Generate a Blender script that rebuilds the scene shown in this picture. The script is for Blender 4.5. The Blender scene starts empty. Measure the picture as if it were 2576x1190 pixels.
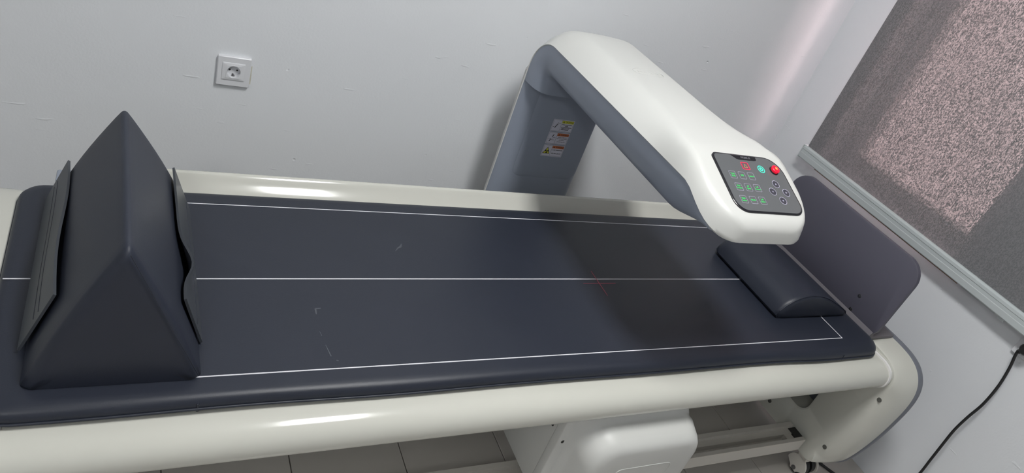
import bpy, bmesh, math, random
from mathutils import Matrix, Vector
random.seed(7)
scene = bpy.context.scene
COL = scene.collection
PI = math.pi

# ---------------------------------------------------------------- camera, world, exposure
cam_d = bpy.data.cameras.new('camera')
cam_d.sensor_fit = 'HORIZONTAL'; cam_d.sensor_width = 36.0
cam_d.lens = 36.0 * 1778.95 / 2576.0
cam_d.clip_start = 0.02
cam = bpy.data.objects.new('camera', cam_d); COL.objects.link(cam)
# rows: world x (along the table), y (towards the back wall), z (up), in camera axes right / down / forward
f_ = 1778.95
ex = Vector((4530 - 1288, 704 - 595, f_)).normalized()
ez = -Vector((220 - 1288, 3327 - 595, f_)).normalized()
ey = ez.cross(ex)
rot = Matrix(((ex.x, -ex.y, -ex.z), (ey.x, -ey.y, -ey.z), (ez.x, -ez.y, -ez.z)))
cam.matrix_world = Matrix.Translation((0, 0, 1.59)) @ rot.to_4x4()
scene.camera = cam

world = bpy.data.worlds.new('outside_sky'); scene.world = world
world.use_nodes = True
bg = world.node_tree.nodes['Background']
bg.inputs[0].default_value = (1.0, 0.73, 0.735, 1)
bg.inputs[1].default_value = 15.0

LAMPS = [(.84, .62, 2.62, 65.0, 'oblong white ceiling lamp above the scanner table'), (-.95, -.80, 2.62, 33.0, 'oblong white ceiling lamp over the left end of the room')]

vs = scene.view_settings
scene.display_settings.display_device = 'sRGB'
vs.view_transform = 'Standard'; vs.look = 'None'; vs.exposure = 0.0; vs.gamma = 1.0
vs.use_curve_mapping = False

# ---------------------------------------------------------------- helpers
ORIG = {}
def link(o, parent=None):
    COL.objects.link(o)
    if parent is not None:
        o.parent = parent
        o.matrix_parent_inverse = Matrix.Translation(-ORIG.get(parent.name, Vector((0, 0, 0))))
    return o

def tag(o, label=None, cat=None, group=None, kind=None):
    if label: o['label'] = label
    if cat: o['category'] = cat
    if group: o['group'] = group
    if kind: o['kind'] = kind
    return o

def empty(name, loc, label, cat, group=None):
    o = bpy.data.objects.new(name, None); COL.objects.link(o)
    o.location = loc; o.empty_display_size = 0.1
    ORIG[o.name] = Vector(loc)
    return tag(o, label, cat, group)

def finish(name, me, mat, parent, smooth):
    if smooth is not False and smooth is not None:
        ang = 35 if smooth is True else smooth
        for p in me.polygons: p.use_smooth = True
        if ang < 180: me.set_sharp_from_angle(angle=math.radians(ang))
    mats = mat if isinstance(mat, (list, tuple)) else [mat]
    for m in mats: me.materials.append(m)
    o = bpy.data.objects.new(name, me)
    return link(o, parent)

def mk(name, verts, faces, mat, parent=None, smooth=True, midx=None):
    me = bpy.data.meshes.new(name)
    me.from_pydata([tuple(v) for v in verts], [], faces)
    bm = bmesh.new(); bm.from_mesh(me)
    bmesh.ops.recalc_face_normals(bm, faces=bm.faces)
    bm.to_mesh(me); bm.free()
    if midx:
        for p, i in zip(me.polygons, midx): p.material_index = i
    return finish(name, me, mat, parent, smooth)

def mkbm(name, bm, mat, parent=None, smooth=True, recalc=True):
    if recalc: bmesh.ops.recalc_face_normals(bm, faces=bm.faces)
    me = bpy.data.meshes.new(name); bm.to_mesh(me); bm.free()
    return finish(name, me, mat, parent, smooth)

def add_box(bm, x0, x1, y0, y1, z0, z1, r=0.0, seg=2):
    res = bmesh.ops.create_cube(bm, size=1.0)
    vs_ = res['verts']
    for v in vs_:
        v.co = Vector((x0 + (v.co.x + .5) * (x1 - x0), y0 + (v.co.y + .5) * (y1 - y0), z0 + (v.co.z + .5) * (z1 - z0)))
    if r > 0:
        es = list({e for v in vs_ for e in v.link_edges})
        bmesh.ops.bevel(bm, geom=es, offset=r, segments=seg, affect='EDGES', profile=0.5)

def box(name, x0, x1, y0, y1, z0, z1, mat, parent=None, r=0.0, seg=2):
    bm = bmesh.new(); add_box(bm, x0, x1, y0, y1, z0, z1, r, seg)
    return mkbm(name, bm, mat, parent, True)

def loft(rings, closed_ring=True, cap0=True, cap1=True):
    n = len(rings[0]); verts = [p for r in rings for p in r]; faces = []
    for i in range(len(rings) - 1):
        for j in range(n if closed_ring else n - 1):
            k = (j + 1) % n
            faces.append((i * n + j, i * n + k, (i + 1) * n + k, (i + 1) * n + j))
    if cap0: faces.append(tuple(range(n))[::-1])
    if cap1: faces.append(tuple(range((len(rings) - 1) * n, len(rings) * n)))
    return verts, faces

def extr_x(poly, x0, x1):
    return loft([[(x, p[0], p[1]) for p in poly] for x in (x0, x1)])
def extr_z(poly, z0, z1):
    return loft([[(p[0], p[1], z) for p in poly] for z in (z0, z1)])

def rrect(x0, x1, y0, y1, r, n=6, radii=None):
    # counter-clockwise from lower left; radii order: LL, LR, UR, UL
    rr = radii or (r, r, r, r)
    cs = [(x0 + rr[0], y0 + rr[0], PI, rr[0]), (x1 - rr[1], y0 + rr[1], 1.5 * PI, rr[1]),
          (x1 - rr[2], y1 - rr[2], 0, rr[2]), (x0 + rr[3], y1 - rr[3], .5 * PI, rr[3])]
    out = []
    for cx, cy, a0, q in cs:
        for i in range(n + 1):
            a = a0 + .5 * PI * i / n
            out.append((cx + q * math.cos(a), cy + q * math.sin(a)))
    return out

def dens(poly, step):
    out = []
    for i, p in enumerate(poly):
        q = poly[(i + 1) % len(poly)]
        d = math.hypot(q[0] - p[0], q[1] - p[1]); k = max(1, int(d / step))
        for j in range(k): out.append((p[0] + (q[0] - p[0]) * j / k, p[1] + (q[1] - p[1]) * j / k))
    return out

def inset(poly, d):
    # move each vertex along its inward normal (ccw polygon); d is a number or a function of the vertex
    n = len(poly); out = []
    for i in range(n):
        a, b, c = poly[i - 1], poly[i], poly[(i + 1) % n]
        tx, ty = c[0] - a[0], c[1] - a[1]; L = math.hypot(tx, ty) or 1
        dd = d(b) if callable(d) else d
        out.append((b[0] - ty / L * dd, b[1] + tx / L * dd))
    return out

def tube(bm, pts, r, n=8, closed=False):
    pts = [Vector(p) for p in pts]; rings = []
    m = len(pts); up = Vector((0.13, 0.21, 0.97)).normalized()
    for i, p in enumerate(pts):
        if closed: t = pts[(i + 1) % m] - pts[i - 1]
        else: t = pts[min(i + 1, m - 1)] - pts[max(i - 1, 0)]
        t.normalize()
        s = t.cross(up)
        if s.length < 1e-4: s = t.cross(Vector((1, 0, 0)))
        s.normalize(); w = s.cross(t)
        rr = r[i] if isinstance(r, (list, tuple)) else r
        rings.append([bm.verts.new(p + (s * math.cos(a) + w * math.sin(a)) * rr) for a in [2 * PI * k / n for k in range(n)]])
    for i in range(m if closed else m - 1):
        A, B = rings[i], rings[(i + 1) % m]
        for k in range(n): bm.faces.new((A[k], A[(k + 1) % n], B[(k + 1) % n], B[k]))
    if not closed:
        bm.faces.new(rings[0][::-1]); bm.faces.new(rings[-1])

def tube_obj(name, pts, r, mat, parent=None, n=8, closed=False):
    bm = bmesh.new(); tube(bm, pts, r, n, closed)
    return mkbm(name, bm, mat, parent, 60)

def cyl(bm, c, axis, r, h, n=20, r2=None):
    axis = Vector(axis).normalized(); c = Vector(c)
    s = axis.orthogonal().normalized(); w = axis.cross(s)
    A = [bm.verts.new(c + (s * math.cos(2 * PI * k / n) + w * math.sin(2 * PI * k / n)) * r) for k in range(n)]
    q = r if r2 is None else r2
    B = [bm.verts.new(c + axis * h + (s * math.cos(2 * PI * k / n) + w * math.sin(2 * PI * k / n)) * q) for k in range(n)]
    for k in range(n): bm.faces.new((A[k], A[(k + 1) % n], B[(k + 1) % n], B[k]))
    bm.faces.new(A[::-1]); bm.faces.new(B)

def sm(a, b, x):
    t = min(1, max(0, (x - a) / (b - a))); return t * t * (3 - 2 * t)

def catmull(pts, k=8):
    pts = [Vector(p) for p in pts]; out = []
    for i in range(len(pts) - 1):
        p0, p1, p2, p3 = pts[max(i - 1, 0)], pts[i], pts[i + 1], pts[min(i + 2, len(pts) - 1)]
        for j in range(k):
            t = j / k
            out.append(.5 * ((2 * p1) + (p2 - p0) * t + (2 * p0 - 5 * p1 + 4 * p2 - p3) * t * t + (3 * p1 - p0 - 3 * p2 + p3) * t ** 3))
    out.append(pts[-1]); return out

# text outlines as flat triangles in a local (u, v) frame
def text_tris(s, size, bold=0.0):
    cu = bpy.data.curves.new('lettering', 'FONT'); cu.body = s; cu.size = size
    cu.align_x = 'CENTER'; cu.align_y = 'CENTER'; cu.resolution_u = 2; cu.offset = bold * size
    ob = bpy.data.objects.new('lettering', cu); COL.objects.link(ob)
    dg = bpy.context.evaluated_depsgraph_get()
    me = bpy.data.meshes.new_from_object(ob.evaluated_get(dg))
    V = [(v.co.x, v.co.y) for v in me.vertices]; F = [tuple(p.vertices) for p in me.polygons]
    bpy.data.objects.remove(ob); bpy.data.curves.remove(cu); bpy.data.meshes.remove(me)
    return V, F

class Flat:
    """flat print gathered in (u, v) with a small lift, one mesh with several materials"""
    def __init__(s): s.V = []; s.F = []; s.M = []
    def poly(s, pts, m, lift):
        b = len(s.V); s.V += [(p[0], p[1], lift) for p in pts]; s.F.append(tuple(range(b, b + len(pts)))); s.M.append(m)
    def rect(s, u0, u1, v0, v1, m, lift): s.poly([(u0, v0), (u1, v0), (u1, v1), (u0, v1)], m, lift)
    def line(s, a, b, w, m, lift):
        dx, dy = b[0] - a[0], b[1] - a[1]; L = math.hypot(dx, dy); nx, ny = -dy / L * w / 2, dx / L * w / 2
        s.poly([(a[0] - nx, a[1] - ny), (b[0] - nx, b[1] - ny), (b[0] + nx, b[1] + ny), (a[0] + nx, a[1] + ny)], m, lift)
    def ring(s, outer, inner, m, lift):
        n = len(outer); b = len(s.V)
        s.V += [(p[0], p[1], lift) for p in outer] + [(p[0], p[1], lift) for p in inner]
        for i in range(n):
            j = (i + 1) % n; s.F.append((b + i, b + j, b + n + j, b + n + i)); s.M.append(m)
    def text(s, t, u, v, size, m, lift, bold=0.0, sx=1.0):
        V, F = text_tris(t, size, bold); b = len(s.V)
        s.V += [(u + p[0] * sx, v + p[1], lift) for p in V]
        for q in F: s.F.append(tuple(b + i for i in q)); s.M.append(m)
    def build(s, name, mats, frame, parent):
        o, U, W, N = frame
        return mk_raw(name, [o + U * p[0] + W * p[1] + N * p[2] for p in s.V], s.F, mats, parent, s.M)

def mk_raw(name, verts, faces, mats, parent, midx):
    me = bpy.data.meshes.new(name)
    me.from_pydata([tuple(v) for v in verts], [], faces)
    o = finish(name, me, mats, parent, None)
    for p, i in zip(me.polygons, midx): p.material_index = i
    return o

def circ(u, v, r, n=24): return [(u + r * math.cos(2 * PI * k / n), v + r * math.sin(2 * PI * k / n)) for k in range(n)]

# ---------------------------------------------------------------- materials
def srgb(r, g, b):
    f = lambda c: ((c / 255) / 12.92 if c / 255 <= .04045 else (((c / 255) + .055) / 1.055) ** 2.4)
    return (f(r), f(g), f(b), 1)

def mat(name, col, rough=.5, spec=.5, metal=0, bump=None, var=0.0, emit=None, estr=0, coat=0, varscale=6):
    m = bpy.data.materials.new(name); m.use_nodes = True
    nt = m.node_tree; P = nt.nodes['Principled BSDF']
    P.inputs['Base Color'].default_value = col
    P.inputs['Roughness'].default_value = rough
    P.inputs['Specular IOR Level'].default_value = spec
    P.inputs['Metallic'].default_value = metal
    if coat: P.inputs['Coat Weight'].default_value = coat; P.inputs['Coat Roughness'].default_value = .08
    if emit: P.inputs['Emission Color'].default_value = emit; P.inputs['Emission Strength'].default_value = estr
    tc = nt.nodes.new('ShaderNodeTexCoord')
    if var > 0:
        nz = nt.nodes.new('ShaderNodeTexNoise'); nz.inputs['Scale'].default_value = varscale; nz.inputs['Detail'].default_value = 4
        nt.links.new(tc.outputs['Object'], nz.inputs['Vector'])
        mx = nt.nodes.new('ShaderNodeMix'); mx.data_type = 'RGBA'
        mx.inputs['A'].default_value = tuple(c * (1 - var) for c in col[:3]) + (1,)
        mx.inputs['B'].default_value = tuple(min(1, c * (1 + var)) for c in col[:3]) + (1,)
        nt.links.new(nz.outputs['Fac'], mx.inputs['Factor']); nt.links.new(mx.outputs['Result'], P.inputs['Base Color'])
    if bump:
        sc, st, dist = bump
        nz = nt.nodes.new('ShaderNodeTexNoise'); nz.inputs['Scale'].default_value = sc; nz.inputs['Detail'].default_value = 3
        nt.links.new(tc.outputs['Object'], nz.inputs['Vector'])
        b = nt.nodes.new('ShaderNodeBump'); b.inputs['Strength'].default_value = st; b.inputs['Distance'].default_value = dist
        nt.links.new(nz.outputs['Fac'], b.inputs['Height']); nt.links.new(b.outputs['Normal'], P.inputs['Normal'])
    return m

def wall_material(name, col):
    m = bpy.data.materials.new(name); m.use_nodes = True
    nt = m.node_tree; N = nt.nodes; L = nt.links; P = N['Principled BSDF']
    P.inputs['Roughness'].default_value = .42; P.inputs['Specular IOR Level'].default_value = .35
    tc = N.new('ShaderNodeTexCoord')
    def noise(s, d=3):
        n = N.new('ShaderNodeTexNoise'); n.inputs['Scale'].default_value = s; n.inputs['Detail'].default_value = d
        L.new(tc.outputs['Object'], n.inputs['Vector']); return n
    def math_(op, a, b):
        q = N.new('ShaderNodeMath'); q.operation = op
        for i, v in enumerate((a, b)):
            if isinstance(v, (int, float)): q.inputs[i].default_value = v
            else: L.new(v, q.inputs[i])
        return q.outputs[0]
    # paint colour, a little blotchy
    mx = N.new('ShaderNodeMix'); mx.data_type = 'RGBA'
    mx.inputs['A'].default_value = tuple(c * .97 for c in col[:3]) + (1,); mx.inputs['B'].default_value = col
    L.new(noise(2.2, 5).outputs['Fac'], mx.inputs['Factor']); L.new(mx.outputs['Result'], P.inputs['Base Color'])
    # brushed-on roller texture, lumps and sparse chips in the plaster
    fine = math_('MULTIPLY', noise(160, 2).outputs['Fac'], .10)
    broad = math_('MULTIPLY', noise(7, 3).outputs['Fac'], .55)
    vo = N.new('ShaderNodeTexVoronoi'); vo.inputs['Scale'].default_value = 15.0
    L.new(tc.outputs['Object'], vo.inputs['Vector'])
    mr = N.new('ShaderNodeMapRange'); mr.inputs[1].default_value = .02; mr.inputs[2].default_value = .075
    mr.inputs[3].default_value = 1; mr.inputs[4].default_value = 0
    L.new(vo.outputs['Distance'], mr.inputs[0])
    gate = math_('GREATER_THAN', noise(5.3, 2).outputs['Fac'], .55)
    chips = math_('MULTIPLY', math_('MULTIPLY', mr.outputs[0], gate), math_('MULTIPLY', math_('SUBTRACT', noise(23, 1).outputs['Fac'], .56), 5.0))
    mp = N.new('ShaderNodeMapping'); mp.inputs['Scale'].default_value = (11, 11, 60); mp.inputs['Rotation'].default_value = (.25, .5, .1)
    L.new(tc.outputs['Object'], mp.inputs['Vector'])
    sn = N.new('ShaderNodeTexNoise'); sn.inputs['Scale'].default_value = 1.3; sn.inputs['Detail'].default_value = 1
    L.new(mp.outputs[0], sn.inputs['Vector'])
    mr2 = N.new('ShaderNodeMapRange'); mr2.inputs[1].default_value = .74; mr2.inputs[2].default_value = .80
    L.new(sn.outputs['Fac'], mr2.inputs[0])
    strokes = math_('MULTIPLY', mr2.outputs[0], .22)
    tot = math_('ADD', math_('ADD', fine, broad), math_('ADD', chips, strokes))
    b = N.new('ShaderNodeBump'); b.inputs['Strength'].default_value = .8; b.inputs['Distance'].default_value = .0034
    L.new(tot, b.inputs['Height']); L.new(b.outputs['Normal'], P.inputs['Normal'])
    return m

M_wall = wall_material('painted_plaster', (.765, .786, .815, 1))
M_ceil = mat('ceiling_paint', (.72, .73, .73, 1), .8, bump=(90, .1, .001))
M_tile = mat('floor_tile', (.50, .475, .44, 1), .32, .4, var=.06, varscale=5)
M_grout = mat('grout', (.10, .095, .085, 1), .9)
M_white = mat('white_gloss_plastic', (.585, .585, .535, 1), .12, .5, var=.012, varscale=3)
M_shell = mat('white_satin_plastic', (.575, .58, .562, 1), .36, .45, var=.012, varscale=3)
M_grey = mat('slate_grey_plastic', (.29, .325, .395, 1), .38, .45, var=.03)
M_cover = mat('outer_cover_grey', (.155, .165, .195, 1), .4, .45, var=.03)
M_piping = mat('piping', (.020, .024, .036, 1), .45, .4)
M_dark = mat('dark_grey_board', (.088, .085, .112, 1), .45, .4, var=.04)
M_flange = mat('mauve_grey_steel', (.15, .14, .155, 1), .5, .4)
M_leather = mat('navy_leatherette', (.0190, .0230, .0360, 1), .43, .42, bump=(420, .22, .0008), var=.05, varscale=9)
M_wedge = mat('navy_leatherette_matte', (.0225, .0270, .0425, 1), .5, .42, bump=(420, .22, .0008), var=.06, varscale=9)
M_flap = mat('flap_leatherette', (.055, .061, .072, 1), .45, .42, bump=(300, .12, .0006), var=.05, varscale=9)
M_line = mat('white_print', (.72, .72, .76, 1), .5)
M_black = mat('black_rubber', (.012, .012, .013, 1), .5)
M_hole = mat('dark_recess', (.03, .03, .028, 1), .8)
M_recess = mat('screw_recess_grey', (.11, .11, .10, 1), .7)
M_steel = mat('steel_screw', (.25, .25, .26, 1), .3, metal=1)
M_socket = mat('socket_plastic', (.70, .71, .74, 1), .35)
M_residue = mat('old_adhesive', (.60, .585, .50, 1), .8, var=.2, varscale=60)
M_beam = mat('beam_paint', (.58, .555, .51, 1), .4)
M_bar = mat('painted_aluminium', (.50, .54, .55, 1), .35, .5)
M_wood = mat('brown_batten', (.22, .12, .06, 1), .6, var=.2, varscale=30)
M_glassblk = mat('panel_glass_sheen', (.115, .12, .127, 1), .10, .5, var=.03)  # dark glass, base greyed to imitate the ceiling's reflection
M_tab = mat('panel_tab', (.016, .016, .02, 1), .15)
M_ring = mat('button_outline', (.42, .40, .52, 1), .4)
M_green = mat('green_led', (.0, .1, .02, 1), .5, emit=(.10, .85, .22, 1), estr=.95)
M_teal = mat('teal_led', (.0, .1, .08, 1), .5, emit=(.12, .95, .72, 1), estr=.95)
M_red = mat('red_led', (.2, .0, .02, 1), .5, emit=(1.0, .05, .13, 1), estr=.95)
M_redcap = mat('red_stop_cap', (.55, .0, .02, 1), .25, emit=(1.0, .02, .06, 1), estr=.55)
M_amber = mat('amber_led', (.3, .1, .02, 1), .5, emit=(1.0, .42, .10, 1), estr=1.0)
M_lab = mat('label_white', (.62, .62, .70, 1), .4)
M_laby = mat('label_yellow', (.62, .60, .06, 1), .4)
M_labo = mat('label_orange', (.55, .17, .07, 1), .4)
M_ink = mat('label_ink', (.01, .01, .012, 1), .5)
M_laser = mat('laser_glow_strip', (.02, .01, .012, 1), .6, emit=(.55, .09, .14, 1), estr=.30)  # self-glowing colour in place of projected laser light
M_pvc = mat('window_pvc', (.78, .77, .76, 1), .35)
M_lampf = mat('lamp_frame', (.75, .75, .75, 1), .4)
M_scuff = mat('scuff', (.085, .095, .11, 1), .6, var=.3, varscale=200)

def glass_material():
    m = bpy.data.materials.new('window_glass'); m.use_nodes = True
    nt = m.node_tree; P = nt.nodes['Principled BSDF']; out = nt.nodes['Material Output']
    tr = nt.nodes.new('ShaderNodeBsdfTransparent'); tr.inputs[0].default_value = (.94, .95, .95, 1)
    gl = nt.nodes.new('ShaderNodeBsdfGlossy'); gl.inputs['Roughness'].default_value = .02
    mx = nt.nodes.new('ShaderNodeMixShader'); mx.inputs[0].default_value = .07
    nt.links.new(tr.outputs[0], mx.inputs[1]); nt.links.new(gl.outputs[0], mx.inputs[2]); nt.links.new(mx.outputs[0], out.inputs[0])
    nt.nodes.remove(P)
    return m
M_glass = glass_material()

def blind_material():
    # loosely woven grey fabric: grey yarn with pin holes that let daylight through
    m = bpy.data.materials.new('woven_blind'); m.use_nodes = True
    nt = m.node_tree; N = nt.nodes; L = nt.links; P = N['Principled BSDF']; out = N['Material Output']
    P.inputs['Base Color'].default_value = (.22, .222, .23, 1); P.inputs['Roughness'].default_value = .75
    P.inputs['Specular IOR Level'].default_value = .25
    tc = N.new('ShaderNodeTexCoord')
    def stretched(sc, scale, det):
        mp = N.new('ShaderNodeMapping'); mp.inputs['Scale'].default_value = sc
        L.new(tc.outputs['Object'], mp.inputs['Vector'])
        n = N.new('ShaderNodeTexNoise'); n.inputs['Scale'].default_value = scale; n.inputs['Detail'].default_value = det
        L.new(mp.outputs[0], n.inputs['Vector']); return n
    a = stretched((1, 1.0, .6), 330, 2.0)
    b = stretched((1, 2.6, .16), 170, 1)
    ad = N.new('ShaderNodeMath'); ad.operation = 'ADD'; L.new(a.outputs['Fac'], ad.inputs[0])
    ml = N.new('ShaderNodeMath'); ml.operation = 'MULTIPLY_ADD'; L.new(b.outputs['Fac'], ml.inputs[0]); ml.inputs[1].default_value = .35; ml.inputs[2].default_value = -.175
    L.new(ml.outputs[0], ad.inputs[1])
    mr = N.new('ShaderNodeMapRange'); mr.inputs[1].default_value = .43; mr.inputs[2].default_value = .62
    mr.inputs[3].default_value = .001; mr.inputs[4].default_value = .036
    L.new(ad.outputs[0], mr.inputs[0])
    # light and dark yarns
    yc = N.new('ShaderNodeMapRange'); yc.inputs[1].default_value = .38; yc.inputs[2].default_value = .64; yc.inputs[3].default_value = 0; yc.inputs[4].default_value = 1
    L.new(ad.outputs[0], yc.inputs[0])
    ym = N.new('ShaderNodeMix'); ym.data_type = 'RGBA'; ym.inputs['A'].default_value = (.155, .157, .163, 1); ym.inputs['B'].default_value = (.222, .222, .23, 1)
    L.new(yc.outputs[0], ym.inputs['Factor']); L.new(ym.outputs['Result'], P.inputs['Base Color'])
    tr = N.new('ShaderNodeBsdfTransparent'); tr.inputs[0].default_value = (1, .93, .92, 1)
    tl = N.new('ShaderNodeBsdfTranslucent'); tl.inputs[0].default_value = (.16, .13, .13, 1)
    m1 = N.new('ShaderNodeMixShader'); m1.inputs[0].default_value = .03
    L.new(P.outputs[0], m1.inputs[1]); L.new(tl.outputs[0], m1.inputs[2])
    m2 = N.new('ShaderNodeMixShader'); L.new(mr.outputs[0], m2.inputs[0])
    L.new(m1.outputs[0], m2.inputs[1]); L.new(tr.outputs[0], m2.inputs[2])
    L.new(m2.outputs[0], out.inputs[0])
    bp = N.new('ShaderNodeBump'); bp.inputs['Strength'].default_value = .3; bp.inputs['Distance'].default_value = .001
    L.new(a.outputs['Fac'], bp.inputs['Height']); L.new(bp.outputs['Normal'], P.inputs['Normal'])
    return m
M_blind = blind_material()

# ---------------------------------------------------------------- the room
XW, YW, XL, YF, ZC = 2.342, 1.906, -2.3, -2.3, 2.62
def struct(o): o['kind'] = 'structure'; return o
struct(box('wall_back', XL - .15, XW + .3, YW, YW + .15, -.1, ZC + .1, M_wall))
struct(box('wall_left', XL - .15, XL, YF - .15, YW, -.1, ZC + .1, M_wall))
struct(box('wall_front', XL, XW + .3, YF - .15, YF, -.1, ZC + .1, M_wall))
struct(box('ceiling', XL, XW, YF, YW, ZC, ZC + .1, M_ceil))
# right wall with the window opening
OY0, OY1, OZ0, OZ1 = 1.045, 1.685, .79, 2.10
bm = bmesh.new()
add_box(bm, XW, XW + .24, YF, OY0, -.1, ZC + .1)
add_box(bm, XW, XW + .24, OY1, YW, -.1, ZC + .1)
add_box(bm, XW, XW + .24, OY0, OY1, -.1, OZ0)
add_box(bm, XW, XW + .24, OY0, OY1, OZ1, ZC + .1)
struct(mkbm('wall_right', bm, M_wall, None, None))
# window
GX = 2.485
bm = bmesh.new()
for (a0, a1, b0, b1) in ((OY0, OY0 + .065, OZ0, OZ1), (OY1 - .065, OY1, OZ0, OZ1), (OY0 + .065, OY1 - .065, OZ0, OZ0 + .055), (OY0 + .065, OY1 - .065, OZ1 - .065, OZ1)):
    add_box(bm, GX - .03, GX + .03, a0, a1, b0, b1, .004, 1)
win = struct(mkbm('window_1', bm, M_pvc))
box('pane', GX - .004, GX + .004, OY0 + .06, OY1 - .06, OZ0 + .05, OZ1 - .06, M_glass, win)
# floor: grout bed and separate tiles
floor = struct(box('floor', XL, XW, YF, YW, -.1, -.004, M_grout))
TX, TY, G = .2985, .60, .0013
bm = bmesh.new(); add_box(bm, G, TX - G, G, TY - G, -.012, 0, .0012, 1)
tile_me = None
x0 = .393 - TX * 10
for i in range(18):
    for j in range(8):
        xa = x0 + TX * i; ya = 1.30 - TY * 6 + TY * j
        xb, yb = min(xa + TX, XW), min(ya + TY, YW)
        if xb - xa < .02 or yb - ya < .02 or xa < XL - .01 or ya < YF - .01: continue
        if xb - xa > TX - 1e-4 and yb - ya > TY - 1e-4:
            if tile_me is None:
                bmesh.ops.recalc_face_normals(bm, faces=bm.faces)
                tile_me = bpy.data.meshes.new('floor_tile'); bm.to_mesh(tile_me); tile_me.materials.append(M_tile)
            t = bpy.data.objects.new('floor_tile', tile_me); t.location = (xa, ya, 0); link(t, floor)
        else:
            box('floor_tile', xa + G, xb - G, ya + G, yb - G, -.012, 0, M_tile, floor)
bm.free()

# ceiling lamps
for lx, ly, lz, pw, lab in LAMPS:
    cl = empty('ceiling_light', (lx, ly, lz), lab, 'lamp', 'ceiling lamps')
    bm = bmesh.new()
    SX, SY = .17, .32
    for (a, b, c, d) in ((-SX, SX, -SY, -SY + .02), (-SX, SX, SY - .02, SY), (-SX, -SX + .02, -SY + .02, SY - .02), (SX - .02, SX, -SY + .02, SY - .02)):
        add_box(bm, lx + a, lx + b, ly + c, ly + d, lz - .025, lz)
    mkbm('frame', bm, M_lampf, cl, None)
    box('diffuser', lx - SX + .02, lx + SX - .02, ly - SY + .02, ly + SY - .02, lz - .018, lz - .004,
        mat('lamp_diffuser', (.9, .9, .9, 1), .5, emit=(1.0, 1.0, .985, 1), estr=pw), cl)

# roller blind
BX = 2.298
rb = empty('roller_blind', (BX, .8, .78), 'grey woven roller blind with pale bottom bar over the window', 'blind')
mk('fabric', [(BX, -.25, .80), (BX, 1.716, .80), (BX, 1.716, 2.32), (BX, -.25, 2.32)], [(0, 1, 2, 3)], M_blind, rb, None)   # a single sheet of cloth
prof = [(BX + .013, .762), (BX + .013, .806), (BX + .006, .811), (BX - .006, .811), (BX - .013, .806), (BX - .014, .797), (BX - .0125, .795), (BX - .0125, .784), (BX - .0135, .782), (BX - .013, .764), (BX - .009, .760), (BX + .009, .760)]
v, f = loft([[(p[0], y, p[1]) for p in prof] for y in (-.26, 1.722)])
bar = mk('bottom_bar', v, f, M_bar, rb, 25)
box('end_cap', BX - .0142, BX + .0142, 1.722, 1.726, .7595, .8115, M_bar, bar)
box('batten', BX + .004, BX + .010, .97, 1.64, .753, .7605, M_wood, bar)
box('batten', BX + .004, BX + .010, .83, .955, .753, .7605, M_bar, bar)
box('bar_clip', BX - .004, BX + .012, .795, .815, .752, .7605, M_bar, bar)
tube_obj('roller_tube', [(BX + .012, -.27, 2.34), (BX + .012, 1.73, 2.34)], .024, M_bar, rb, 16)

# ---------------------------------------------------------------- wall sockets
def socket(name, frame, label):
    o, U, W, N = frame     # origin on wall, right, up, out of wall
    root = empty(name, o, label, 'socket', 'wall sockets')
    def prism(nm, rings, m, par, cap0=True, cap1=True):
        v, f = loft([[o + U * p[0] + W * p[1] + N * d for p in r] for r, d in rings], True, cap0, cap1)
        return mk(nm, v, f, m, par, 40)
    s = .0425
    prism('frame_plate', [(rrect(-s, s, -s, s, .003, 3), 0), (rrect(-s, s, -s, s, .003, 3), .0085), (rrect(-s + .002, s - .002, -s + .002, s - .002, .002, 3), .0105), (rrect(-.029, .027, -.023, .025, .001, 3), .0105), (rrect(-.029, .027, -.023, .025, .001, 3), .001)], M_socket, root, False, False)
    prism('inner_frame', [(rrect(-.030, .028, -.024, .026, .001, 3), .010), (rrect(-.030, .028, -.024, .026, .001, 3), .0118), (rrect(-.0285, .0265, -.0225, .0245, .001, 3), .0128), (rrect(-.019, .018, -.017, .019, .001, 3), .0128), (rrect(-.019, .018, -.017, .019, .001, 3), .001)], M_socket, root, False, False)
    # insert with a round well
    sq = dens(rrect(-.0195, .0185, -.0175, .0195, .001, 3), .0008); cx, cy = -.0005, .001
    n = 48
    def sqp(a):
        dx, dy = math.cos(a), math.sin(a)
        t = min(((.0185 - cx) if dx > 0 else (cx + .0195)) / max(abs(dx), 1e-6), ((.0195 - cy) if dy > 0 else (cy + .0175)) / max(abs(dy), 1e-6))
        return (cx + dx * t, cy + dy * t)
    A = [2 * PI * k / n for k in range(n)]
    cr = lambda r: [(cx + r * math.cos(a), cy + r * math.sin(a)) for a in A]
    ins = prism('socket_insert', [([sqp(a) for a in A], .0128), ([sqp(a) for a in A], .0138), (cr(.0172), .0138), (cr(.0165), .0115), (cr(.0160), .0012)], M_socket, root, False, True)
    for px in (-.0095, .0095):
        bm = bmesh.new(); cyl(bm, o + U * (cx + px) + W * (cy + .001) + N * .001, N, .0026, .0006, 14)
        mkbm('pin_hole', bm, M_hole, ins)
    bm = bmesh.new()
    for a0, b0, a1, b1 in ((-.003, -.0145, .001, -.009), (.001, -.0165, .004, -.0125)):
        p0 = [(a0, b0), (a1, b0), (a1, b1), (a0, b1)]
        vv = [bm.verts.new(o + U * (cx + p[0]) + W * (cy + p[1]) + N * .0017) for p in p0]
        ww = [bm.verts.new(o + U * (cx + p[0]) + W * (cy + p[1]) + N * .006) for p in p0]
        bm.faces.new(vv); bm.faces.new(ww)
        for k in range(4): bm.faces.new((vv[k], vv[(k + 1) % 4], ww[(k + 1) % 4], ww[k]))
    mkbm('earth_clip', bm, M_steel, ins)
    return root
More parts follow.
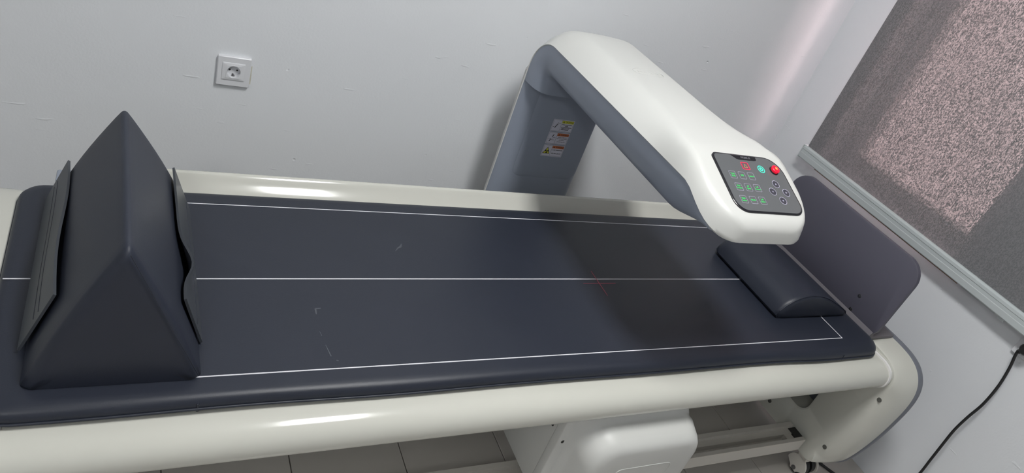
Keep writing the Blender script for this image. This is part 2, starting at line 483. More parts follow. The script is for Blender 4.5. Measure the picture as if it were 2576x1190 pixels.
so = socket('wall_socket', (Vector((.2470, YW, .7190)), Vector((1, 0, 0)), Vector((0, 0, 1)), Vector((0, -1, 0))),
            'empty white wall socket on the grey back wall')
# yellowed glue beside the plate
bm = bmesh.new(); add_box(bm, .288, .2940, YW - .0006, YW + .001, .684, .738, .0004, 1); mkbm('adhesive_residue', bm, M_residue, so)
socket('wall_socket', (Vector((XW, .7000, .7300)), Vector((0, -1, 0)), Vector((0, 0, 1)), Vector((-1, 0, 0))),
       'white wall socket with black plug at the right edge under the blind')

# power cable with plug on the right wall
pc = empty('power_cable', (2.31, .70, 0), 'black power cable hanging down the right wall from its plug', 'cable')
bm = bmesh.new()
cyl(bm, (XW - .0138, .704, .727), (-1, 0, 0), .0165, .026, 24, .0175)
cyl(bm, (XW - .0398, .704, .727), (-1, 0, 0), .0175, .010, 24, .012)
mkbm('plug', bm, M_black, pc)
P = [(.716, .712), (.725, .703), (.724, .685), (.711, .640), (.699, .575), (.695, .500), (.700, .435), (.702, .371), (.697, .30), (.692, .24), (.686, .169), (.684, .08), (.688, .012)]
pts = []
for i, (y, z) in enumerate(P):
    x = XW - .030 + (.010 * math.sin(i * .6) if i > 2 else 0)
    k = x / 2.335
    pts.append((x, y * k, max(.006, 1.59 - (1.59 - z) * k)))
cp = catmull(pts, 6) + [Vector((2.27, .62, .006)), Vector((2.22, .45, .006))]
tube_obj('cord', cp, .0042, M_black, pc, 10)
tube_obj('strain_relief', [(XW - .034, .709, .718), (XW - .032, .714, .711), (XW - .030, .718, .705)], [.008, .0072, .006], M_black, pc, 12)

# loose black lead on the floor by the foot
lead = tube_obj('floor_lead', catmull([(2.13, .93, .005), (2.16, .885, .005), (2.185, .84, .005), (2.215, .78, .005), (2.23, .68, .005), (2.20, .55, .005)], 6), .005, M_black, None, 8)
tag(lead, 'short black lead lying on the floor tiles behind the caster', 'cable')

# ---------------------------------------------------------------- the bone densitometer
sc = empty('bone_densitometer', (.91, 1.175, 0), 'white and grey bone density scanner table with overhanging arm and control panel', 'scanner')

# bed deck and rails
box('bed_deck', -.17, 1.99, .86, 1.50, .495, .5545, M_white, sc, .002, 1)
FR = [(.905, .5555), (.872, .5555), (.850, .5550), (.834, .5510), (.820, .5430), (.811, .5320), (.8065, .5190), (.8060, .5060), (.809, .4940), (.815, .4845), (.822, .4780), (.8265, .4755), (.8275, .4715), (.832, .4690), (.840, .4680), (.905, .4680)]
v, f = extr_x(FR, -.17, 2.02); mk('front_rail', v, f, M_white, sc, 28)
BR = [(1.465, .5550), (1.503, .5555), (1.516, .5590), (1.532, .5680), (1.546, .5790), (1.556, .5895), (1.561, .5960), (1.564, .5985), (1.572, .6000), (1.578, .5975), (1.582, .590), (1.585, .57), (1.585, .45), (1.465, .45)]
v, f = extr_x(BR, -.075, 1.985); mk('back_rail', v, f, M_white, sc, 28)
def ringtrim(x0, x1):
    p = [(y - .0035 if y < .87 else y, z + (.003 if z > .54 else (-.003 if z < .47 else 0))) for y, z in FR]
    v, f = extr_x(p, x0, x1); mk('rail_collar', v, f, M_pvc, sc, 28)
ringtrim(1.976, 1.984); ringtrim(-.164, -.156)
box('rail_end_cap', -.135, -.075, 1.530, 1.575, .555, .580, M_grey, sc, .005, 2)

# end panels (outline in y, z; the front half measured, the back half mirrored)
half = [(.860, .0850), (.832, .0930), (.812, .1120), (.797, .145), (.786, .190), (.776, .250), (.769, .310), (.765, .370), (.7635, .420), (.766, .462), (.774, .497), (.790, .526), (.815, .549), (.848, .563), (.890, .5690), (.940, .5705)]
ctr = 1.175
half = [(p.x, p.y) for p in catmull([(a, b, 0) for a, b in half], 4)]
outl = half + [(2 * ctr - y, z) for y, z in reversed(half)]
outl = [(y, z) for y, z in outl]                      # clockwise seen along +x
outl = dens(outl, .025)
area = sum(outl[i][0] * outl[(i + 1) % len(outl)][1] - outl[(i + 1) % len(outl)][0] * outl[i][1] for i in range(len(outl)))
if area < 0: outl.reverse()
def end_panel(fx):
    amt = lambda d: (lambda p: d * (1 - .88 * sm(.44, .56, p[1])) * (.10 + .90 * sm(.085, .125, p[1])))
    prof = [(2.100, 0), (2.075, .0015), (2.050, .006), (2.030, .014), (2.014, .026), (2.006, .036), (2.002, .046), (2.000, .056)]
    bm = bmesh.new(); rings = []
    for x, d in prof:
        rings.append([bm.verts.new((fx(x), p[0], p[1])) for p in inset(outl, amt(d))])
    n = len(outl)
    for a, b in zip(rings, rings[1:]):
        for k in range(n): bm.faces.new((a[k], a[(k + 1) % n], b[(k + 1) % n], b[k]))
    hole = rrect(.955, 1.395, .200, .43, .04, 6)
    lip = inset(hole, -.006)
    H = [[bm.verts.new((fx(x), p[0], p[1])) for p in q] for x, q in ((2.000, lip), (2.005, hole), (2.098, hole))]
    m = len(hole)
    for a, b in zip(H, H[1:]):
        for k in range(m): bm.faces.new((a[k], a[(k + 1) % m], b[(k + 1) % m], b[k]))
    bm.edges.ensure_lookup_table()
    es = [e for e in bm.edges if (len(e.link_faces) == 1 and all(abs(v_.co.x - fx(2.0)) < 1e-5 for v_ in e.verts))]
    bmesh.ops.triangle_fill(bm, edges=es, use_beauty=True)
    pan = mkbm('end_panel', bm, M_white, sc, 40)
    rings2 = [(2.099, -.0005), (2.104, -.003), (2.118, -.003), (2.124, .002), (2.126, .010)]
    v, f = loft([[(fx(x), p[0], p[1]) for p in inset(outl, d)] for x, d in rings2])
    mk('outer_cover', v, f, M_cover, pan, 40)
    for y, z in ((.800, .440), (.832, .180), (1.072, .128), (1.548, .440), (1.518, .180)):
        bm = bmesh.new(); cyl(bm, (fx(2.0 if .85 < y < 1.5 else (2.0015 if z < .3 else 2.0045)), y, z), (fx(1) - fx(2), 0, 0), .0075, .0016, 16)
        mkbm('screw_recess', bm, M_recess, pan)
    for y in (.872, 1.478):
        # twin-wheel caster
        cx = 2.045
        bm = bmesh.new()
        for s in (-1, 1): cyl(bm, (fx(cx + s * .006), y, .036), (fx(1 * s) - fx(0), 0, 0), .035, .020, 26, .033)
        w = mkbm('caster_wheel', bm, M_black, pan, 40)
        bm = bmesh.new()
        for s in (-1, 1):
            pr = [(y + .039 * math.cos(a), .036 + .039 * math.sin(a)) for a in [PI * k / 12 for k in range(13)]] + [(y - .018, .020), (y - .012, .012), (y + .012, .012), (y + .018, .020)]
            xx = sorted((fx(cx + s * .027), fx(cx + s * .033)))
            V_, F_ = extr_x(pr, *xx)
            b = [bm.verts.new(q) for q in V_]
            for q in F_: bm.faces.new([b[i] for i in q])
        xx = sorted((fx(cx - .033), fx(cx + .033)))
        add_box(bm, xx[0], xx[1], y - .02, y + .02, .070, .0845, .003, 1)
        mkbm('caster_fork', bm, M_beam, pan, 40)
        for s in (-1, 1):
            bm = bmesh.new(); cyl(bm, (fx(cx + s * .033), y, .022), (fx(s) - fx(0), 0, 0), .008, .003, 16)
            mkbm('axle_cap', bm, M_steel, pan)
    return pan
end_panel(lambda x: x)
end_panel(lambda x: 1.82 - x)

# lower beam
LB = [(.885, .102), (.962, .102), (.962, .152), (.946, .152), (.946, .138), (.926, .138), (.926, .118), (.899, .118), (.899, .152), (.885, .152)]
v, f = extr_x(LB, -.165, 1.985); bmo = mk('lower_beam', v, f, M_beam, sc, 20)
box('slot_end_plate', 1.93, 1.962, .899, .926, .118, .137, M_beam, bmo)
box('beam_gap_shade', 1.966, 2.0, .899, .946, .1185, .140, M_hole, bmo)  # near-black block filling the beam end, stands in for the gap's shade

# X-ray tube housing under the bed, travels with the arm
bm = bmesh.new(); add_box(bm, .902, 1.225, .864, 1.44, .19, .495, .004, 2)
hs = mkbm('tube_housing', bm, M_shell, sc, 40)
def xz(p, y): return [(a, y, b) for a, b in p]
R0 = lambda x0, x1, z1, r, rr: rrect(x0, x1, .02, z1, r, 10, (r, r, rr, r))
rings = [xz(R0(.9015, 1.288, .4930, .012, .10), .8625), xz(R0(.9015, 1.288, .4930, .012, .10), .842),
         xz(R0(.905, 1.289, .4900, .014, .10), .838), xz(R0(.925, 1.291, .472, .05, .085), .836), xz(R0(.940, 1.293, .4530, .075, .065), .831),
         xz(R0(.9475, 1.2945, .4440, .078, .048), .822), xz(R0(.952, 1.2925, .4390, .080, .05), .805), xz(R0(.9575, 1.290, .4330, .080, .05), .785),
         xz(R0(.964, 1.286, .4270, .078, .05), .772), xz(R0(.974, 1.280, .4180, .074, .048), .7645), xz(R0(.988, 1.268, .4050, .066, .042), .7620)]
v, f = loft(rings); fc = mk('front_cover', v, f, M_shell, hs, 60)
bm = bmesh.new(); tube(bm, [(a, .7615, b) for a, b in rrect(1.045, 1.215, .290, .352, .016, 5)], .0012, 6, True)
mkbm('embossed_emblem', bm, M_shell, hs, 60)
bm = bmesh.new(); cyl(bm, (.9018, .880, .400), (-1, 0, 0), .006, .0008, 14); mkbm('screw_recess', bm, M_hole, hs)
bm = bmesh.new(); cyl(bm, (.915, .8375, .385), (0, -1, 0), .005, .0008, 14); mkbm('screw_recess', bm, M_hole, hs)

# head board at the right end
hb_out = rrect(.918, 1.455, .585, .846, .06, 8, (.030, .030, .062, .062))
rings = [(1.972, .0025), (1.9735, 0), (1.986, 0), (1.988, .002)]
rings = [[(x + (p[1] - .585) * .03, p[0], p[1]) for p in inset(hb_out, d)] for x, d in rings]
v, f = loft(rings); hb = mk('head_board', v, f, M_dark, sc, 40)
# bent foot flange under it
fl = [(1.962, .5735), (1.968, .5735), (1.985, .5730), (2.085, .5730), (2.091, .5770), (2.091, .5815), (1.990, .5815), (1.986, .586), (1.984, .60), (1.972, .60), (1.966, .586)]
v, f = loft([[(p[0], y, p[1]) for p in fl] for y in (.925, 1.44)]); mk('flange', v, f, M_flange, hb, 30)
for y, z in ((1.027, .655), (1.024, .604), (1.36, .655), (1.36, .604)):
    bm = bmesh.new(); cyl(bm, (1.974 + (z - .585) * .03, y, z), (-1, 0, 0), .0075, .0024, 18, .006); cyl(bm, (1.972 + (z - .585) * .03, y, z), (-1, 0, 0), .0028, .0012, 8, .0022)
    mkbm('screw', bm, M_steel, hb)

# column of the arm
AX = 1.115; HW = .148
cf = [(-.1455, 1.653), (-.141, 1.640), (-.130, 1.628), (-.112, 1.6195), (-.09, 1.616), (.09, 1.616), (.112, 1.6195), (.127, 1.627), (.134, 1.638), (.136, 1.653)]
v, f = extr_z([(AX + a, b) for a, b in cf], .42, .955); colm = mk('column', v, f, M_grey, sc, 50)
cb = [(-.1485, 1.6525), (.139, 1.6525), (.139, 1.660), (.128, 1.685), (.11, 1.700), (-.11, 1.700), (-.130, 1.685), (-.1485, 1.660)]
v, f = extr_z([(AX + a, b) for a, b in cb], .42, .955); mk('back_shell', v, f, M_shell, colm, 40)
pr = rrect(AX - .103, AX + .120, .632, .99, .03, 8)
pi_ = inset(pr, .006)
v, f = loft([[(p[0], 1.617, p[1]) for p in pr], [(p[0], 1.6135, p[1]) for p in pi_]], True, False, True)
mk('front_panel', v, f, M_grey, colm, 50)

# warning labels
LW, LH = .0725, .0395
for i in range(3):
    z = .836 - LH / 2 - i * (LH + .0030)
    fr = (Vector((1.1215, 1.6130, z)), Vector((1, 0, 0)), Vector((0, 0, 1)), Vector((0, -1, 0)))
    F = Flat(); a, b = LW / 2, LH / 2
    F.rect(-a, a, -b, b, 0, .0)
    fo = [(-a + .0018, -b + .0018), (a - .0018, -b + .0018), (a - .0018, b - .0018), (-a + .0018, b - .0018)]
    fi = [(-a + .0023, -b + .0023), (a - .0023, -b + .0023), (a - .0023, b - .0023), (-a + .0023, b - .0023)]
    F.ring(fo, fi, 3, .0003)
    us = -.006
    F.line((us, -b + .002), (us, b - .002), .0006, 3, .0003)
    F.rect(us + .0006, a - .0024, b - .0112, b - .0024, 1 if i == 0 else 2, .0003)
    hc = us + .021
    F.poly([(us + .0032, b - .0095), (us + .0092, b - .0095), (us + .0062, b - .0042)], 3, .0005)
    F.poly([(us + .0052, b - .0089), (us + .0072, b - .0089), (us + .0062, b - .0066)], 1 if i == 0 else 2, .0007)
    F.text('CAUTION' if i == 0 else 'WARNING', hc + .0040, b - .0069, .0062, 3, .0005, .012, .92)
    if i == 0:
        F.line((-.0245, -.0085), (-.0195, .004), .0022, 3, .0004); F.line((-.0195, .004), (-.0170, .0105), .0010, 3, .0004)
        F.line((-.0205, -.001), (-.0145, .0065), .0006, 3, .0004); F.line((-.0140, .0068), (-.0095, .0068), .0012, 3, .0004)
        F.line((-.0320, -.0050), (-.0275, -.0050), .0012, 3, .0004); F.line((-.0265, -.0045), (-.0230, -.0025), .0005, 3, .0004)
        for v0, segs in ((.0045, ((-.0030, .0075), (.0090, .0310))), (.0005, ((.0085, .0190),)), (-.0040, ((-.0035, .0020), (.0028, .0320))), (-.0078, ((-.001, .0075), (.0085, .0255))), (-.0118, ((-.002, .0245),))):
            for u0, u1 in segs:
                u = u0
                while u < u1 - .0006:
                    e = min(u1, u + random.uniform(.0012, .0028)); F.rect(u, e, v0 - .0010, v0 + .0010, 3, .0004); u = e + .0004
    elif i == 1:
        F.line((-.0205, .0035), (-.0172, .0125), .0024, 3, .0004); F.line((-.0262, -.0115), (-.0226, -.002), .0024, 3, .0004)
        F.line((-.0180, .0018), (-.0085, .0018), .0008, 3, .0004); F.line((-.0205, -.0058), (-.0098, -.0058), .0008, 3, .0004)
        F.line((-.0190, .0005), (-.0195, -.005), .0006, 3, .0004); F.line((-.0315, -.002), (-.0265, -.0035), .0008, 3, .0004)
        F.text('HAND WARNING', .0145, .0045, .0039, 3, .0004, .01); F.text('KEEP HAND OFF WHILE', .0145, -.0002, .0037, 3, .0004, .01, .9)
        F.text('RUNNING', .0145, -.0048, .0039, 3, .0004, .01)
        F.text('손가락 끼임 주의', .0145, -.0110, .0040, 3, .0004, .01)
    else:
        c0 = (-.0205, -.0020); t = [(-.0335, -.0105), (-.0085, -.0105), (-.0208, .0125)]
        t2 = [(-.0312, -.0092), (-.0108, -.0092), (-.0208, .0098)]
        F.poly(t, 3, .0004); F.poly(t2, 1, .0006)
        for k in range(3):
            a0 = math.radians(-90 + 120 * k); q = [(-.0208, -.0030)] + [(-.0208 + .0062 * math.cos(a0 + d), -.0030 + .0062 * math.sin(a0 + d)) for d in (-.5, -.25, 0, .25, .5)]
            F.poly(q, 3, .0008)
        F.poly(circ(-.0208, -.0030, .0013, 10), 3, .0009)
        F.text('X-RAY RADIATION', .0148, .0030, .0046, 3, .0004, .03, .88)
        F.text('엑스레이 방사선', .0140, -.0090, .0050, 3, .0004, .025)
    lb = F.build('warning_label', [M_lab, M_laby, M_labo, M_ink], fr, colm)

# arm: white upper shell and grey lower body swept from the nose to the elbow
Y0, ZB, R_, YE = .800, 1.063, .098, 1.555
def ztop(y):
    z = 1.113 if y >= .99 else 1.113 - (.97 - y) * .3667 if y < .95 else 1.113 - .3667 * ((.99 - y) ** 2) / .08
    d = y - Y0
    if d < .024: z -= .020 * (1 - math.sqrt(max(0, 1 - (1 - d / .024) ** 2)))
    return z
def zbound(y): return ZB - (ZB - 1.010) * (1 - sm(.800, .935, y))
def hwid(y):
    d = y - Y0
    return HW if d > .10 else .070 + (HW - .070) * math.sqrt(max(0, 1 - (1 - d / .10) ** 2))
ys = [Y0, Y0 + .0008, Y0 + .003, Y0 + .007, Y0 + .012, Y0 + .018, Y0 + .026, Y0 + .036, Y0 + .048, Y0 + .062, Y0 + .078] + [.89 + .02 * k for k in range(9)] + [1.08 + .06 * k for k in range(8)]
ys.append(YE)
stations = []
for y in ys: stations.append((y, zbound(y), 0.0, hwid(y), ztop(y) - zbound(y), y))
for k in range(1, 13):
    a = .5 * PI * k / 12
    stations.append((YE + R_ * math.sin(a), .965 + R_ * math.cos(a), a, HW, .050 - .004 * k / 12, YE + .1))
stations.append((YE + R_, .945, .5 * PI, HW, .046, YE + .1)); stations.append((YE + R_, .925, .5 * PI, HW - .001, .045, YE + .1))
def crown(u, s):
    a = abs(u)
    if a < s: return 1 - .05 * (a / s) ** 2 * (1 if s < .7 else .3)
    top = 1 - .05 * (1 if s < .7 else .3); t = (a - s) / (1 - s)
    return top * (1 - t ** (1.55 if s < .7 else 1.9))
us = [-1, -.985, -.95, -.9, -.84, -.77, -.7, -.63, -.56, -.5, -.4, -.25, 0]; us = us + [-q for q in reversed(us[:-1])]
rings = []
for (y, z, a, w, h, yy) in stations:
    s = .50 + .32 * (1 - sm(.97, 1.18, yy))
    ny, nz = math.sin(a), math.cos(a)
    ring = [(AX + w * u, y + ny * h * crown(u, s), z + nz * h * crown(u, s)) for u in us]
    ring += [(AX + w * q, y - ny * .004, z - nz * .004) for q in (.97, .5, 0, -.5, -.97)]
    rings.append(ring)
v, f = loft(rings); arm = mk('arm_shell', v, f, M_shell, sc, 42)
# grey body
rings = []
for (y, z, a, w, h, yy) in stations:
    if y < .835 and a == 0: continue
    w2 = w - .0018
    if a == 0:
        zb = .978 + .030 * (1 - sm(.84, .97, y)); d = max(.004, z - zb)
    else: d = .085
    ny, nz = math.sin(a), math.cos(a)
    P_ = [(1, .0), (1, .10), (.995, .30), (.98, .50), (.945, .70), (.885, .86), (.80, .96), (.70, 1.0), (.35, 1.0)]
    P_ = P_ + [(-q, r) for q, r in reversed(P_)]
    rings.append([(AX + w2 * q, y - ny * (d * r + .002), z - nz * (d * r + .002)) for q, r in P_])
v, f = loft(rings); body = mk('arm_body', v, f, M_grey, sc, 42)
# laser window under the arm
bm = bmesh.new(); cyl(bm, (1.108, 1.166, .9765), (0, 0, -1), .022, .003, 24); mkbm('laser_window', bm, M_hole, body)
# embossed maker's badge on the arm
bm = bmesh.new(); tube(bm, [(AX + a, b, 1.1125) for a, b in rrect(-.042, .050, 1.335, 1.365, .0145, 6)], .0007, 6, True)
for k in range(7):
    add_box(bm, AX - .030 + k * .0105, AX - .0225 + k * .0105, 1.346, 1.354, 1.111, 1.1132, .0004, 1)
mkbm('embossed_badge', bm, M_shell, arm, 60)

# control panel
PV = Vector((0, .15, .055)).normalized(); PN = Vector((1, 0, 0)).cross(PV).normalized()
PO = Vector((1.108, .97, 1.1137))
frame = (PO, Vector((1, 0, 0)), PV, PN)
def pos(u, v, l): return PO + Vector((1, 0, 0)) * u + PV * v + PN * l
po = rrect(-.0785, .1125, -.154, -.006, .02, 8, (.032, .028, .044, .014))
v, f = loft([[pos(a, b, l) for a, b in q] for q, l in ((po, -.006), (po, .0008), (inset(po, .0012), .0018))])
cpn = mk('control_panel', v, f, M_tab, sc, 40)
fi = inset(po, .0042)
v, f = loft([[pos(a, b, l) for a, b in q] for q, l in ((fi, .0012), (fi, .0021))]); mk('glass_face', v, f, M_glassblk, cpn, 40)
F = Flat(); F.poly([(-.027, -.0098), (-.020, -.0150), (-.014, -.0195), (-.008, -.0212), (.036, -.0205), (.0425, -.0190), (.0440, -.0160), (.0440, -.0098)], 0, .0023)
F.text('PRIMUS', .014, -.0148, .0072, 1, .0025, .01, 1.15)
F.build('brand_tab', [M_tab, mat('tab_print', (.16, .16, .18, 1), .4)], frame, cpn)
def out_ring(F, pts, w, m, l): F.ring(pts, inset(pts, w), m, l)
names = [['Total\nBody', 'WB', 'Lateral'], ['Right\nForearm', 'AP\nSpine', 'Left\nForearm'], ['Right\nFemur', 'Mode', 'Left\nFemur']]
cols = [(-.0465, -.021, .0047), (-.046, -.0205, .0052), (-.0495, -.0238, .0020)]; rows = [-.0628, -.0927, -.1237]
for r in range(3):
    for c in range(3):
        u, w = cols[r][c], rows[r]
        F = Flat(); out_ring(F, rrect(u - .0088, u + .0088, w - .0092, w + .0092, .0022, 4), .0007, 0, .0024)
        F.text(names[r][c], u, w, .0056 if '\n' in names[r][c] else .0060, 1, .0025, .025, .78 if 'Fore' in names[r][c] else .88)
        F.build('touch_key', [M_ring, M_green], frame, cpn)
F = Flat(); out_ring(F, rrect(-.0085, .0125, -.0462, -.0270, .003, 4), .0016, 0, .0024)
out_ring(F, rrect(-.0062, .0102, -.0442, -.0290, .002, 4), .0008, 1, .0024)
out_ring(F, [(-.0030, -.0410), (.0070, -.0410), (.0020, -.0315)], .0011, 2, .0025)
F.build('alarm_key', [M_red, mat('red_dim', (.25, .0, .03, 1), .4, emit=(.8, .02, .10, 1), estr=.35), M_amber], frame, cpn)
F = Flat(); F.ring(circ(.0452, -.0413, .0098), circ(.0452, -.0413, .0075), 0, .0024); F.ring(circ(.0452, -.0413, .0052), circ(.0452, -.0413, .0017), 0, .0024)
F.build('start_key', [M_teal], frame, cpn)
# stop button stands proud
bm = bmesh.new()
for l0, h, r0, r1 in ((.002, .002, .0112, .0108),):
    cyl(bm, pos(.0820, -.0420, l0), PN, r0, h, 26, r1)
sb = mkbm('stop_button_collar', bm, M_black, cpn, 40)
prf = [(.0085, .003), (.0092, .006), (.0100, .0078), (.0096, .0092), (.0080, .0100), (.0045, .0104)]
v, f = loft([[pos(.0820 + r * math.cos(2 * PI * k / 26), -.0420 + r * math.sin(2 * PI * k / 26), l) for k in range(26)] for r, l in prf]); mk('stop_button', v, f, M_redcap, cpn, 50)
F = Flat(); F.poly(circ(.0820, -.0420, .0032, 14), 0, .0106); F.build('stop_button_lamp', [M_amber], frame, cpn)
for k, (u, w) in enumerate(((.0663, -.0780), (.0460, -.0982), (.0852, -.0984), (.0632, -.1199))):
    F = Flat(); F.ring(circ(u, w, .0097), circ(u, w, .0085), 0, .0024)
    F.poly(circ(u, w, .0082), 1, .0023)
    a = [PI / 2, PI, 0, -PI / 2][k]
    F.poly([(u + .0030 * math.cos(a + d), w + .0030 * math.sin(a + d)) for d in (0, 2.2, -2.2)], 0, .0025)
    F.build('arrow_key', [M_ring, mat('key_fill', (.05, .05, .065, 1), .3)], frame, cpn)

# the arm, its column and its panel were drawn at nominal size: enlarge them a little and set them down
ARM_FIT = Matrix.Translation((0, 0, -.0843)) @ Matrix.Scale(1.053, 4)
done = set()
def fit(o):
    if o.data and o.data.name not in done:
        done.add(o.data.name); o.data.transform(ARM_FIT)
    for c in o.children: fit(c)
bpy.context.view_layer.update()
for o in (arm, body, colm, cpn): fit(o)

# ---------------------------------------------------------------- mattress
ma = empty('mattress', (.89, 1.19, .5565), 'dark navy padded mattress with thin white guide lines on the scanner table', 'mattress')
mo = dens(rrect(-.195, 1.976, .868, 1.506, .05, 8, (.05, .055, .05, .05)), .03)
def wob(x):
    return .0035 * math.sin(x * 7.3 + .6) * math.sin(x * 2.9) + .004 * math.exp(-((x - .62) / .22) ** 2) - .003 * math.exp(-((x - 1.7) / .1) ** 2)
def mring(d, z):
    out = []
    for (x, y) in inset(mo, d):
        w = sm(.95, .86, y) if False else (1 if y < .92 else 0)
        dy = wob(x) * w; dz = 0
        if w: dz = (.0025 * math.sin(x * 9.1) * math.sin(x * 3.3 + 1)) * sm(.03, 0, d) if d < .03 else 0
        out.append((x, y + dy, z + dz * .6))
    return out
rings = [mring(.010, .5565), mring(.003, .5585), mring(.0005, .5635), mring(0, .569), mring(.0005, .5755), mring(.003, .5815), mring(.008, .5862), mring(.016, .5890), mring(.028, .5900)]
v, f = loft(rings); mk('cushion', v, f, M_leather, ma, 60)
tube_obj('piping', mring(-.0008, .5660), .0026, M_piping, ma, 8, True)
for x in (.118, 1.795):
    yb = .868 + wob(x)
    bm = bmesh.new(); add_box(bm, x - .002, x + .002, yb - .0012, yb + .004, .5600, .5800, .001, 1); mkbm('side_stitch', bm, M_leather, ma)
LZ0, LZ1 = .5899, .5904; W = .0013
lines = [(-.188, 1.88, 1.184, None), (-.12, 1.8355, .9205, None), (-.09, 1.8355, 1.4500, None)]
for x0_, x1_, y_, _ in lines: box('guide_line', x0_, x1_, y_ - W, y_ + W, LZ0, LZ1, M_line, ma)
box('guide_line', 1.8355 - 2 * W, 1.8355, .9205 + W, 1.45 - W, LZ0, LZ1, M_line, ma)
for pts, w in (([(.575, 1.288), (.584, 1.300), (.592, 1.305), (.598, 1.318)], (.001, .0035, .006, .0008)), ([(.349, 1.072), (.350, 1.089)], (.002, .004)), ([(.350, 1.089), (.361, 1.090)], (.0035, .003)), ([(.352, .984), (.357, .953)], (.001, .0022)), ([(.347, 1.022), (.349, 1.010)], (.0008, .0014)), ([(.365, .942), (.369, .940)], (.002, .002))):
    F = Flat()
    for (p, q, w0, w1) in zip(pts, pts[1:], w, w[1:]):
        dx, dy = q[0] - p[0], q[1] - p[1]; L_ = math.hypot(dx, dy); nx, ny = -dy / L_ / 2, dx / L_ / 2
        F.poly([(p[0] - nx * w0, p[1] - ny * w0), (q[0] - nx * w1, q[1] - ny * w1), (q[0] + nx * w1, q[1] + ny * w1), (p[0] + nx * w0, p[1] + ny * w0)], 0, 0)
    F.build('scuff_mark', [M_scuff], (Vector((0, 0, .5903)), Vector((1, 0, 0)), Vector((0, 1, 0)), Vector((0, 0, 1))), ma)

# laser cross imitated by thin glowing strips laid on the mattress
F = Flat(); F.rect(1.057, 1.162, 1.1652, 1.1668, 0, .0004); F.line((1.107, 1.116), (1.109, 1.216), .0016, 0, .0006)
lz = F.build('laser_cross_strips', [M_laser], (Vector((0, 0, .5904)), Vector((1, 0, 0)), Vector((0, 1, 0)), Vector((0, 0, 1))), None)
tag(lz, 'faint red glowing strips standing for the laser aiming cross on the mattress', 'laser mark')

# ---------------------------------------------------------------- triangular leg wedge
wd = empty('leg_positioner', (0, 1.17, .590), 'tall dark navy triangular foam wedge standing on the left end of the mattress', 'cushion')
ZT = .5905
bm = bmesh.new()
NY, NS = 14, 10
def wsec(t):
    # t 0 front .. 1 back; returns base-left, base-right, apex
    yb = .914 + (1.455 - .914) * t; ya = .910 + (1.352 - .910) * t
    return (Vector((-.137 + .004 * t, yb, ZT)), Vector((.125 - .004 * t, yb, ZT)), Vector((.0065 - .0125 * t, ya, .878 + .003 * math.sin(t * 5))))
rings = []
for i in range(NY + 1):
    t = i / NY; Lb, Rb, A = wsec(t); ring = []
    for k in range(NS): 
        q = k / NS; p = Rb.lerp(A, q); n = Vector((.9, 0, .42)).normalized(); ring.append(p + n * .006 * math.sin(PI * q))
    for k in range(NS):
        q = k / NS; p = A.lerp(Lb, q); n = Vector((-.9, 0, .42)).normalized(); ring.append(p + n * .006 * math.sin(PI * q))
    for k in range(NS): ring.append(Lb.lerp(Rb, k / NS))
    rings.append([bm.verts.new(p) for p in ring])
n = 3 * NS
for a, b in zip(rings, rings[1:]):
    for k in range(n): bm.faces.new((a[k], a[(k + 1) % n], b[(k + 1) % n], b[k]))
def capfan(ring, push):
    c = Vector((0, 0, 0))
    for v_ in ring: c += v_.co
    c /= len(ring); prev = ring
    for q in (.75, .45):
        cur = [bm.verts.new(c + (v_.co - c) * q + Vector((0, push * (1 - q), 0))) for v_ in ring]
        for k in range(n): bm.faces.new((prev[k], prev[(k + 1) % n], cur[(k + 1) % n], cur[k]))
        prev = cur
    bm.faces.new(prev)
capfan(rings[0], -.006); capfan(rings[-1], .006)
bmesh.ops.recalc_face_normals(bm, faces=bm.faces)
es = [e for e in bm.edges if len(e.link_faces) == 2 and e.calc_face_angle() > .7 and not all(v_.co.z < ZT + .001 for v_ in e.verts)]
bmesh.ops.bevel(bm, geom=es, offset=.016, segments=5, affect='EDGES', profile=.5, clamp_overlap=True)
mkbm('foam_body', bm, M_wedge, wd, 60)
# stitched seam along the front triangle
Lb, Rb, A = wsec(0)
tube_obj('seam', [A + Vector((.003, -.0005, -.012)), (A.lerp(Rb, .5)) + Vector((-.002, -.0015, 0)), Rb + Vector((-.005, -.001, .010))], .0009, M_leather, wd, 6)

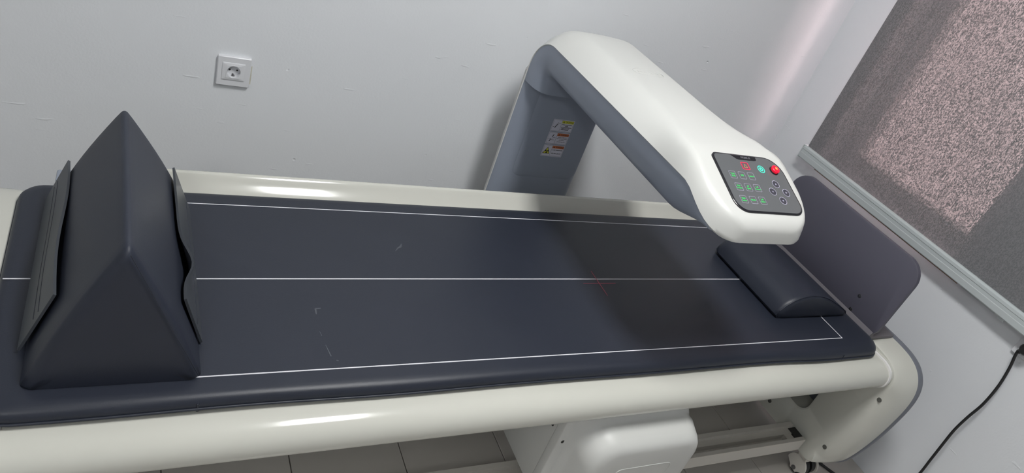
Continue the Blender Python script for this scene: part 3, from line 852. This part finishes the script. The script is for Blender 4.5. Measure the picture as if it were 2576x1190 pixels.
def flap(side):
    bm = bmesh.new(); NU, NV = 26, 7; grid = {}
    for i in range(NU + 1):
        t = i / NU
        for j in range(NV + 1):
            s = j / NV
            # top edge on the slope at about a third of its height, bottom edge at the mattress
            if side < 0: y = 1.000 + (1.432 - 1.000) * t - .006 * (1 - s); q0, q1 = .012, .400 - .06 * t
            else: y = 1.004 + (1.420 - 1.004) * t - .006 * (1 - s); q0, q1 = .012, .345 + .02 * t
            tt = (y - .914) / (1.455 - .914); Lb, Rb, A = wsec(min(1, tt)); base = Lb if side < 0 else Rb
            A = Vector((A.x, base.y, A.z)); B = Vector((base.x, base.y, base.z))
            q = q0 + (q1 - q0) * s
            p = B.lerp(A, q); nn = Vector((side * .9, 0, .42)).normalized()
            off = .0035 + .006 * math.sin(PI * min(1, q)) + s * s * .003 + (.005 * (1 - s) if side < 0 else 0)
            if side > 0:
                off += s * s * (.022 * math.exp(-((t - .27) / .12) ** 2)); 
                p += Vector((0, 0, -.018 * s * math.exp(-((t - .27) / .13) ** 2)))
            else: off += s * s * .004 * math.sin(t * 6)
            for l, th in ((0, 0), (1, .0045)):
                grid[i, j, l] = bm.verts.new(p + nn * (off + th))
    for l in (0, 1):
        for i in range(NU):
            for j in range(NV):
                bm.faces.new((grid[i, j, l], grid[i + 1, j, l], grid[i + 1, j + 1, l], grid[i, j + 1, l]))
    for i in range(NU):
        for j in (0, NV): bm.faces.new((grid[i, j, 0], grid[i + 1, j, 0], grid[i + 1, j, 1], grid[i, j, 1]))
    for j in range(NV):
        for i in (0, NU): bm.faces.new((grid[i, j, 0], grid[i, j + 1, 0], grid[i, j + 1, 1], grid[i, j, 1]))
    st = [[grid[i, j, 1].co.copy() for i in range(1, NU)] for j in ((3, 4) if side < 0 else (2,))]
    fo = mkbm('side_flap', bm, M_flap, wd, 50)
    for path in st: tube_obj('stitch_line', path, .0009, M_leather, fo, 6)
flap(-1); flap(1)

# ---------------------------------------------------------------- head pillow
hp = empty('head_pillow', (1.79, 1.19, .59), 'dark navy half-round head pillow at the right end of the mattress', 'pillow')
pp = [(1.640, .592), (1.632, .602), (1.636, .618), (1.650, .638), (1.668, .653), (1.690, .664), (1.715, .6705), (1.742, .673), (1.770, .671), (1.800, .665), (1.830, .655), (1.860, .643), (1.890, .630), (1.918, .617), (1.938, .606), (1.944, .598), (1.938, .5915)]
c0 = (1.77, .62)
def pring(y, k): return [(c0[0] + (a - c0[0]) * k, y, max(.5905, c0[1] + (b - c0[1]) * k)) for a, b in pp]
rings = [pring(1.008, .80), pring(1.010, .93), pring(1.014, .985), pring(1.024, 1.0)] + [pring(1.024 + .270 * k / 8, 1.0) for k in range(1, 9)] + [pring(1.308, .985), pring(1.318, .94), pring(1.324, .85), pring(1.326, .70)]
v, f = loft(rings); mk('cushion', v, f, M_leather, hp, 50)
tube_obj('piping', pring(1.0125, .982), .0016, M_leather, hp, 6, True)
